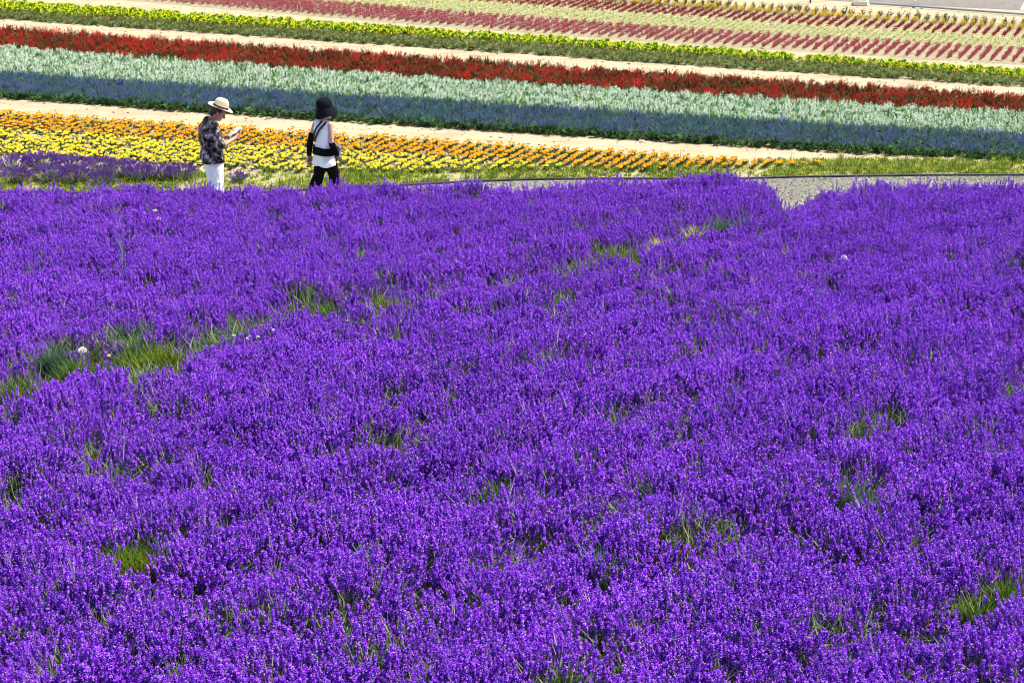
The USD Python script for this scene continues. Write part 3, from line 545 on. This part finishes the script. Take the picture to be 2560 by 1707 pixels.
# ------------------------------------------------------------------ pipes and roadside
def pipe_mesh(pts, r, n=10, step=.25):
    pts = np.asarray(pts, float); s = np.concatenate([[0], np.cumsum(np.linalg.norm(np.diff(pts, axis=0), axis=1))]); q = np.arange(0, s[-1], step)
    P = np.column_stack([np.interp(q, s, pts[:, k]) for k in range(3)]); mb = MB(); tube(mb, P, r, r, n); return mb.mesh()
pp = ppts.copy(); pp[:, 2] = .022
tag(obj('edging_pipe', pipe_mesh(pp, .019), M['pipe'], smooth=True), 'long black plastic pipe edging the gravel path in front of the grass verge', 'pipe')
rp = [at(2175, 9, .05), at(2300, 17, .05), at(2560, 36, .05), at(2900, 58, .05)]
tag(obj('roadside_pipe', pipe_mesh(rp, .026), M['grey_pipe'], smooth=True), 'thin grey pipe lying beside the road at the top right', 'pipe')
def bevel_box(sx, sy, sz, b=.02):
    o = [m3.Manifold.cube((sx - 2 * b * i, sy - 2 * b * j, sz - 2 * b * k), True) for i, j, k in ((0, 1, 1), (1, 0, 1), (1, 1, 0))]
    return m3.Manifold.batch_hull(o)
pb = at(2152, 12)
t = thing('drain_box', 'pale concrete box at the end of the roadside pipe', 'drain box', pb, -12)
obj('body', bevel_box(.34, .5, .12, .015).translate((0, 0, .06)), M['concrete'], t, 30); obj('lid', bevel_box(.3, .46, .02, .006).translate((0, 0, .131)), M['concrete'], t, 30)
pk = at(2026, 9)
t = thing('marker_post', 'short dark post standing beside the road at the top edge', 'post', pk)
mb = MB(); tube(mb, [[0, 0, 0], [-.02, 0, .22], [-.05, 0, .6]], .022, .018, 8); obj('shaft', mb.mesh(), M['dark_metal'], t); obj('cap', trimesh.creation.cylinder(.03, .03, transform=trimesh.transformations.translation_matrix([-.052, 0, .61])), M['dark_metal'], t)
wl = [at(2548, 25, .012), at(2562, 25, .012), at(2600, -6, .012), at(2552, -2, .012)]
tag(obj('road_marking', (np.array([at(2551, 24, .011), at(2575, 26, .011), at(2610, -4, .011), at(2562, 4, .011)]), np.array([[0, 1, 2], [0, 2, 3]])), M['paint']), kind='structure')

# ------------------------------------------------------------------ people
def sph(c, r): return m3.Manifold.sphere(float(r), 20).translate(tuple(map(float, c)))
def bone(*balls): return m3.Manifold.batch_hull([sph(c, r) for c, r in balls])
def skin_of(parts, length=.022, it=12):
    m = m3.Manifold.batch_boolean(parts, m3.OpType.Add).refine_to_length(length).to_mesh()
    t = trimesh.Trimesh(m.vert_properties[:, :3], m.tri_verts, process=True); trimesh.smoothing.filter_taubin(t, .5, .53, it); return t
def hand(wrist, d, palm_n, side, curl=.5):
    """Palm with five fingers. d: along the hand; palm_n: out of the palm; side: towards the thumb."""
    w, d, n_, s = np.asarray(wrist, float), unit(d), unit(palm_n), unit(side); out = [bone((w, .026), (w + d * .045 + s * .025, .017), (w + d * .085 + s * .03, .013), (w + d * .085 - s * .03, .012), (w + d * .03 - s * .02, .017))]
    for k, ln in enumerate((.068, .078, .072, .056)):
        b = w + d * .084 + s * (.03 - .02 * k); q = b; dd = d
        for j, fr in enumerate((.45, .3, .25)):
            dd = unit(dd * math.cos(curl * .9) + n_ * math.sin(curl * .9)) if j else unit(d + n_ * curl * .4); e = q + dd * ln * fr; out.append(bone((q, .0092 - .001 * j), (e, .0085 - .001 * j))); q = e
    b = w + d * .03 + s * .03; e = b + unit(d * .6 + s * .7 + n_ * .3) * .04; out += [bone((b, .013), (e, .0105)), bone((e, .0105), (e + unit(d + n_ * .5 + s * .1) * .03, .009))]
    return out
def head(c, down, yaw=0.0):
    """Head parts about its centre, facing +x, tipped down and turned; and the place of the eyes."""
    cy, sy, cd, sd = math.cos(yaw), math.sin(yaw), math.cos(down), math.sin(down)
    R = np.array([[cy, -sy, 0], [sy, cy, 0], [0, 0, 1]]) @ np.array([[cd, 0, sd], [0, 1, 0], [-sd, 0, cd]]); f = lambda *q: np.asarray(c) + R @ np.array(q)
    parts = [bone((f(-.03, 0, .035), .085), (f(.02, 0, .04), .078), (f(.045, 0, -.055), .048), (f(-.02, 0, -.02), .075)), bone((f(.07, 0, -.085), .024), (f(.03, .035, -.06), .03), (f(.03, -.035, -.06), .03)),
             bone((f(.098, 0, .012), .009), (f(.118, 0, -.028), .013), (f(.098, 0, -.032), .014)), bone((f(.092, 0, -.062), .011), (f(.082, .018, -.062), .009), (f(.082, -.018, -.062), .009)),
             bone((f(.082, .03, .028), .012), (f(.082, -.03, .028), .012))]
    for s in (1, -1): parts.append(bone((f(-.01, s * .082, .02), .014), (f(-.005, s * .084, -.025), .01), (f(-.022, s * .09, .01), .01)))
    eyes = [sph(f(.083, s * .031, .008), .0115) for s in (1, -1)]
    return parts, eyes, f, R
def revolve_at(profile, R, c, n=48, wav=None):
    m = trimesh.creation.revolve(np.array(profile), sections=n); v = np.array(m.vertices)
    if wav is not None: v = wav(v)
    return v @ R.T + c, np.array(m.faces)

# --- man-sized figure in a straw hat, reading a folded sheet
mp = at(541, 549)
P1 = thing('person', 'person in a straw hat, dark patterned shirt and white trousers, reading a folded sheet', 'person', (mp[0], mp[1], .006), 22)
legs = {s: [(np.array([-.01, s * .095, .93]), .1), (np.array([.02 + .03 * s, s * .1, .5]), .062), (np.array([-.02 + .04 * s, s * .1, .09]), .042)] for s in (1, -1)}
sh = {s: np.array([-.015, s * .185, 1.405]) for s in (1, -1)}; el = {-1: np.array([.06, -.255, 1.115]), 1: np.array([.09, .235, 1.12])}; wr = {-1: np.array([.3, -.13, 1.2]), 1: np.array([.31, .1, 1.19])}
hc = np.array([.1, 0, 1.565]); hp, eyes, hf_, HR = head(hc, .58, -.25)
torso = [bone((np.array([-.03, .1, 1.3]), .115), (np.array([-.03, -.1, 1.3]), .115), (np.array([-.02, .08, 1.02]), .12), (np.array([-.02, -.08, 1.02]), .12)), bone((sh[1], .06), (sh[-1], .06), (np.array([-.03, .1, 1.3]), .11), (np.array([-.03, -.1, 1.3]), .11)),
         bone((np.array([-.01, .085, .93]), .115), (np.array([-.01, -.085, .93]), .115), (np.array([-.01, .08, 1.04]), .118), (np.array([-.01, -.08, 1.04]), .118))]
body = list(torso) + [bone((np.array([-.02, 0, 1.42]), .065), (hc + [-.03, 0, -.06], .055))] + hp
for s in (1, -1):
    (a, ra), (b, rb), (c, rc) = legs[s]; body += [bone((a, ra * .85), (b, rb * .9)), bone((b, rb * .9), (c, rc)), bone((c, .04), (c + [.06, 0, -.045], .034), (c + [.16, s * .02, -.062], .026), (c + [-.05, 0, -.05], .034))]
    body += [bone((sh[s], .052), (el[s], .04)), bone((el[s], .041), (wr[s], .028))]; body += hand(wr[s], wr[s] - el[s] + [0, 0, .03], [0, -s * 1.0, .25], [.2, 0, 1], .55)
obj('body', skin_of(body, .016), M['skin'], P1, True); [obj('eye', q, M['eye'], P1, True) for q in eyes]
def grow(parts_pts, it=14): return skin_of(parts_pts, .02, it)
shirt = [bone((np.array([-.045, .1, 1.3]), .138), (np.array([-.045, -.1, 1.3]), .138), (np.array([-.015, .08, 1.0]), .142), (np.array([-.015, -.08, 1.0]), .142)), bone((sh[1] + [0, -.01, 0], .078), (sh[-1] + [0, .01, 0], .078), (np.array([-.035, .1, 1.3]), .128), (np.array([-.035, -.1, 1.3]), .128)),
         bone((np.array([-.015, .08, 1.0]), .142), (np.array([-.015, -.08, 1.0]), .142), (np.array([-.02, .085, .93]), .16), (np.array([-.02, -.085, .93]), .16))]
for s in (1, -1): shirt.append(bone((sh[s], .072), (sh[s] + (el[s] - sh[s]) * .85, .08)))
tm = m3.Manifold.batch_boolean(shirt, m3.OpType.Add).refine_to_length(.02).to_mesh(); tm = trimesh.Trimesh(tm.vert_properties[:, :3], tm.tri_verts); trimesh.smoothing.filter_taubin(tm, .5, .53, 14)
v = np.array(tm.vertices); low = v[:, 2] < .87; v[low, 2] = .862 + .008 * np.sin(np.arctan2(v[low, 1], v[low, 0]) * 3)                                         # hem
fold = meshkit.fbm(v * [9, 9, 16], 3, 3)[:, None] - .5; v += np.array(tm.vertex_normals) * fold * .03; tm.vertices = v
obj('shirt', tm, M['shirt'], P1, True)
ang = np.linspace(-2.5, 2.5, 26); cb = MB()
cv = []
for a in ang: cv += [[-.02 - .068 * math.cos(a), .075 * math.sin(a), 1.49 - .02 * (1 - math.cos(a))], [-.022 - .088 * math.cos(a), .1 * math.sin(a), 1.445 - .015 * (1 - math.cos(a))], [-.018 - .06 * math.cos(a), .07 * math.sin(a), 1.44]]
cb.add(cv, [[i * 3 + j, i * 3 + 3 + j, i * 3 + 4 + j] for i in range(25) for j in range(2)] + [[i * 3 + j, i * 3 + 4 + j, i * 3 + 1 + j] for i in range(25) for j in range(2)])
obj('collar', cb.mesh(), M['collar'], P1, True)
tr = [bone((np.array([-.01, .075, .94]), .118), (np.array([-.01, -.075, .94]), .118), (np.array([-.01, .08, .86]), .122), (np.array([-.01, -.08, .86]), .122))]
for s in (1, -1):
    (a, _), (b, _), (c, _) = legs[s]; tr += [bone((a + [0, 0, -.09], .118), (b, .11)), bone((b, .112), (c + [0, 0, .03], .1))]
tt = grow(tr); v = np.array(tt.vertices); v += np.array(tt.vertex_normals) * (meshkit.fbm(v * [8, 8, 5], 3, 8)[:, None] - .5) * .035; tt.vertices = v; obj('trousers', tt, M['trousers'], P1, True)
for s in (1, -1):
    c = legs[s][2][0]; obj('shoe', skin_of([bone((c + [0, 0, -.03], .05), (c + [.06, 0, -.05], .042), (c + [.175, s * .02, -.06], .034), (c + [-.06, 0, -.05], .04))], .02, 6), M['shoe'], P1, True)
obj('hair', skin_of([bone((hf_(-.045, 0, .03), .083), (hf_(-.06, 0, -.045), .06), (hf_(-.02, .03, .05), .075), (hf_(-.02, -.03, .05), .075))], .02, 6), M['hair'], P1, True)
HT = hf_(-.005, 0, .065); tilt = HR @ np.array([[math.cos(-.2), 0, math.sin(-.2)], [0, 1, 0], [-math.sin(-.2), 0, math.cos(-.2)]])
brim = [(.088, .012), (.12, .006), (.16, .0), (.188, .008), (.189, .013), (.16, .006), (.12, .012), (.09, .02)]
def curl_brim(v): v = v.copy(); r = np.hypot(v[:, 0], v[:, 1]); v[:, 2] += np.clip(r - .1, 0, 1) * .28 * np.abs(v[:, 1] / np.maximum(r, 1e-6)) ** 2 - np.clip(r - .1, 0, 1) * .12 * (v[:, 0] > 0) * v[:, 0] / np.maximum(r, 1e-6); return v
hat_brim = revolve_at(brim, tilt, HT, 56, curl_brim)
crown = [(.104, .0), (.104, .03), (.095, .09), (.086, .125), (.07, .142), (.04, .142), (.0001, .13)]
def pinch(v): v = v.copy(); v[:, 1] *= .9; v[:, 0] *= 1.08; top = v[:, 2] > .115; v[top, 2] -= .022 * np.exp(-(v[top, 1] / .025) ** 2); return v
hat = UsdGeom.Xform.Define(stage, numbered('hat', path_of(P1))).GetPrim()
obj('brim', hat_brim, M['straw'], hat, 40); obj('crown', revolve_at(crown, tilt, HT, 48, pinch), M['straw'], hat, 50); obj('hat_band', revolve_at([(.1075, .008), (.108, .04), (.1045, .044)], tilt, HT, 48, pinch), M['band'], hat, 60)
tag(hat, 'straw hat with a dark band')
# the folded sheet
sv, sf = [], []
for i in range(5):
    for j in range(4): sv.append([.03 + .046 * i, -.1 + .06 * j, .02 + .022 * abs((i % 2)) + .012 * math.sin(j * 1.7) + .028 * i])
for i in range(4):
    for j in range(3): a = i * 4 + j; sf += [[a, a + 4, a + 5], [a, a + 5, a + 1]]
sheet_t = trimesh.Trimesh(np.array(sv), np.array(sf)); thick_v = np.vstack([sv, np.array(sv) - [0, 0, .004]]); nf = len(sv); ed = [(0, 1), (1, 2), (2, 3)] ; border = [0, 4, 8, 12, 16, 17, 18, 19, 15, 11, 7, 3, 2, 1]
tf = sf + [[c + nf, b + nf, a + nf] for a, b, c in sf] + [q for a, b in zip(border, border[1:] + border[:1]) for q in ([a, a + nf, b + nf], [a, b + nf, b])]
a14 = math.radians(22); R14 = np.array([[math.cos(a14), -math.sin(a14), 0], [math.sin(a14), math.cos(a14), 0], [0, 0, 1]])
PT = thing('folded_sheet', 'open folded white leaflet held in both hands by the person in the straw hat', 'leaflet', np.array([mp[0], mp[1], 0]) + R14 @ np.array([.2, -.02, 1.2]), 22)
obj('paper', (thick_v, np.array(tf)), M['paper'], PT)

# --- figure in a black hat walking away to the right
wp = at(815, 517)
WY = 50
P2 = thing('person', 'person in a wide black hat, sleeveless white top and black trousers, walking away', 'person', (wp[0], wp[1], .006), WY)
hc = np.array([.05, 0, 1.425]); hp, eyes, hf_, HR = head(hc, .12, -.55)
legs = {-1: [(np.array([0, -.06, .82]), .085), (np.array([.13, -.06, .46]), .052), (np.array([.16, -.06, .085]), .036)], 1: [(np.array([0, .06, .82]), .085), (np.array([-.08, .06, .45]), .052), (np.array([-.27, .06, .12]), .036)]}
sh = {s: np.array([-.01, s * .14, 1.255]) for s in (1, -1)}; el = {-1: np.array([-.03, -.19, .985]), 1: np.array([-.09, .2, 1.0])}; wr = {-1: np.array([.1, -.165, .8]), 1: np.array([-.1, .215, .77])}
torso = [bone((np.array([-.01, .062, 1.17]), .088), (np.array([-.01, -.062, 1.17]), .088), (np.array([0, .045, .95]), .085), (np.array([0, -.045, .95]), .085)), bone((sh[1], .042), (sh[-1], .042), (np.array([-.01, .062, 1.17]), .085), (np.array([-.01, -.062, 1.17]), .085)),
         bone((np.array([0, .05, .8]), .09), (np.array([0, -.05, .8]), .09), (np.array([0, .045, .95]), .085), (np.array([0, -.045, .95]), .085))]
body = list(torso) + [bone((np.array([-.01, 0, 1.27]), .05), (hc + [-.02, 0, -.06], .046))] + hp
for s in (1, -1):
    (a, ra), (b, rb), (c, rc) = legs[s]; body += [bone((a, ra * .85), (b, rb * .9)), bone((b, rb * .9), (c, rc))]
    body.append(bone((c, .036), (c + [.06, 0, -.04], .03), (c + [.14, 0, -.055], .022), (c + [-.04, 0, -.045], .03)) if s < 0 else bone((c, .036), (c + [.05, 0, -.06], .03), (c + [.1, 0, -.1], .022), (c + [-.03, 0, -.03], .03)))
    body += [bone((sh[s], .044), (el[s], .035)), bone((el[s], .035), (wr[s], .024))]; body += hand(wr[s], wr[s] - el[s], [.2, -s, 0], [1, 0, 0], .5)
obj('body', skin_of(body, .015), M['pale_skin'], P2, True); [obj('eye', q, M['eye'], P2, True) for q in eyes]
top = [bone((np.array([-.012, .066, 1.16]), .1), (np.array([-.012, -.066, 1.16]), .1), (np.array([0, .048, .94]), .1), (np.array([0, -.048, .94]), .1)), bone((sh[1] + [0, -.03, .0], .052), (sh[-1] + [0, .03, 0], .052), (np.array([-.012, .064, 1.16]), .098), (np.array([-.012, -.064, 1.16]), .098)),
       bone((np.array([0, .048, .94]), .1), (np.array([0, -.048, .94]), .1), (np.array([-.01, .06, .66]), .13), (np.array([-.01, -.06, .66]), .13))]
tt = grow(top); v = np.array(tt.vertices); low = v[:, 2] < .64; v[low, 2] = .632 + .008 * np.sin(np.arctan2(v[low, 1], v[low, 0]) * 4 + 1); v += np.array(tt.vertex_normals) * (meshkit.fbm(v * [9, 9, 5], 3, 18)[:, None] - .5) * .035; tt.vertices = v
obj('top', tt, M['white_top'], P2, True)
tr = [bone((np.array([0, .05, .82]), .098), (np.array([0, -.05, .82]), .098), (np.array([.05, -.055, .62]), .092), (np.array([-.03, .055, .62]), .092))]
for s in (1, -1):
    (a, _), (b, _), (c, _) = legs[s]; tr += [bone((a + [0, 0, -.08], .094), (b, .082)), bone((b, .082), (c + [0, 0, .06], .08))]
tt = grow(tr); v = np.array(tt.vertices); v += np.array(tt.vertex_normals) * (meshkit.fbm(v * [8, 8, 5], 3, 28)[:, None] - .5) * .035; tt.vertices = v; obj('trousers', tt, M['black_cloth'], P2, True)
for s in (1, -1):
    c = legs[s][2][0]; d = np.array([1, 0, -.0]) if s < 0 else unit([.8, 0, -.6])
    obj('shoe', skin_of([bone((c + [0, 0, -.02], .046), (c + d * .06 + [0, 0, -.035], .036), (c + d * .15 + [0, 0, -.04 if s > 0 else -.05], .03), (c - d * .04 + [0, 0, -.035], .036))], .02, 6), M['shoe'], P2, True)
for s in (1, -1):
    a = el[s] + (sh[s] - el[s]) * (.28 if s > 0 else -.12) if s > 0 else el[s] + (wr[s] - el[s]) * .06
    obj('arm_cover', skin_of([bone((a, .047), (el[s] + (wr[s] - el[s]) * .35, .047)), bone((el[s] + (wr[s] - el[s]) * .35, .047), (wr[s], .036))], .015, 6), M['black_cloth'], P2, True)
    obj('glove', skin_of([bone((wr[s], .032), (wr[s] + unit(wr[s] - el[s]) * .09, .04), (wr[s] + unit(wr[s] - el[s]) * .14 + [.01, 0, 0], .028))] , .014, 6), M['mottled'], P2, True)
obj('hair', skin_of([bone((hf_(-.045, 0, .03), .083), (hf_(-.05, 0, -.07), .066), (hf_(-.02, .03, .05), .075), (hf_(-.02, -.03, .05), .075))], .02, 6), M['hair'], P2, True)
def wrap(zf, offs, width, angs, pad):
    """A band laid round the torso: points on an ellipse of the top."""
    return None
def band(pts, nrm, width, thick=.008):
    pts, nrm = np.asarray(pts, float), np.asarray(nrm, float); mb = MB(); vs = []
    for i in range(len(pts)):
        d = unit(pts[min(i + 1, len(pts) - 1)] - pts[max(i - 1, 0)]); n_ = unit(nrm[i]); s = np.cross(d, n_); w = width / 2
        vs += [pts[i] - s * w, pts[i] + s * w, pts[i] + s * w + n_ * thick, pts[i] - s * w + n_ * thick]
    fs = [q for i in range(len(pts) - 1) for k in range(4) for q in ([i * 4 + k, i * 4 + (k + 1) % 4, i * 4 + 4 + (k + 1) % 4], [i * 4 + k, i * 4 + 4 + (k + 1) % 4, i * 4 + 4 + k])]
    mb.add(vs, fs); return mb.mesh()
import trimesh.proximity
top_mesh = trimesh.Trimesh(*meshkit.arrays(grow(top))[:2])
def on_top(points, off=.012):
    q, _, tri = trimesh.proximity.closest_point(top_mesh, np.asarray(points, float)); n_ = top_mesh.face_normals[tri]; return q + n_ * off, n_
line = lambda a, b, n=12: np.array(a) + np.linspace(0, 1, n)[:, None] * (np.array(b) - np.array(a))
for a, b, in (((-.1, -.03, 1.33), (-.2, .125, 1.0)), ((-.07, -.125, 1.31), (-.2, .1, .98))):
    q, n_ = on_top(line(a, b)); obj('strap', band(q, n_, .026), M['navy'], P2, True)
th = np.linspace(0, 2 * math.pi, 33); q, n_ = on_top(np.column_stack([.4 * np.cos(th), .4 * np.sin(th), .895 + .01 * np.sin(th) + 0 * th]), .012); obj('waist_belt', band(q, n_, .115, .012), M['black_cloth'], P2, True)
hat = UsdGeom.Xform.Define(stage, numbered('hat', path_of(P2))).GetPrim(); tag(hat, 'wide black cloth hat with a drooping brim')
HT = hf_(-.01, 0, .036); ct, st_ = math.cos(-.34), math.sin(-.34); tilt = HR @ np.array([[ct, 0, st_], [0, 1, 0], [-st_, 0, ct]])
def floppy(v): v = v.copy(); a = np.arctan2(v[:, 1], v[:, 0]); r = np.hypot(v[:, 0], v[:, 1]); k = np.clip((r - .1) / .08, 0, 1); v[:, 2] += k * (.012 * np.sin(3 * a + .6) - .012); return v
obj('brim', revolve_at([(.118, .022), (.138, -.012), (.157, -.05), (.17, -.085), (.172, -.08), (.16, -.044), (.142, -.004), (.12, .03)], tilt, HT, 56, floppy), M['hat_black'], hat, 40)
obj('crown', revolve_at([(.113, .014), (.121, .03), (.124, .065), (.117, .105), (.098, .14), (.06, .163), (.0001, .17)], tilt, HT, 48), M['hat_black'], hat, 50)
a50 = math.radians(WY); R50 = np.array([[math.cos(a50), -math.sin(a50), 0], [math.sin(a50), math.cos(a50), 0], [0, 0, 1]])
BG = thing('pouch', 'mottled grey cloth pouch carried at the front by the person in the black hat', 'pouch', np.array([wp[0], wp[1], 0]) + R50 @ np.array([.17, -.08, .84]), WY, .8)
bt = skin_of([bone((np.array([0, -.06, .06]), .055), (np.array([0, .06, .06]), .055), (np.array([.0, -.05, -.1]), .06), (np.array([0, .05, -.1]), .06), (np.array([.05, 0, -.02]), .06))], .02, 6); v = np.array(bt.vertices); v += np.array(bt.vertex_normals) * (meshkit.fbm(v * 18, 3, 4)[:, None] - .5) * .03; bt.vertices = v
obj('bag', bt, M['mottled'], BG, True); mb = MB(); tube(mb, [[0, -.05, .1], [-.03, -.06, .16], [-.05, 0, .19], [-.03, .06, .16], [0, .05, .1]], .006, .006, 6); obj('strap', mb.mesh(), M['navy'], BG, True)
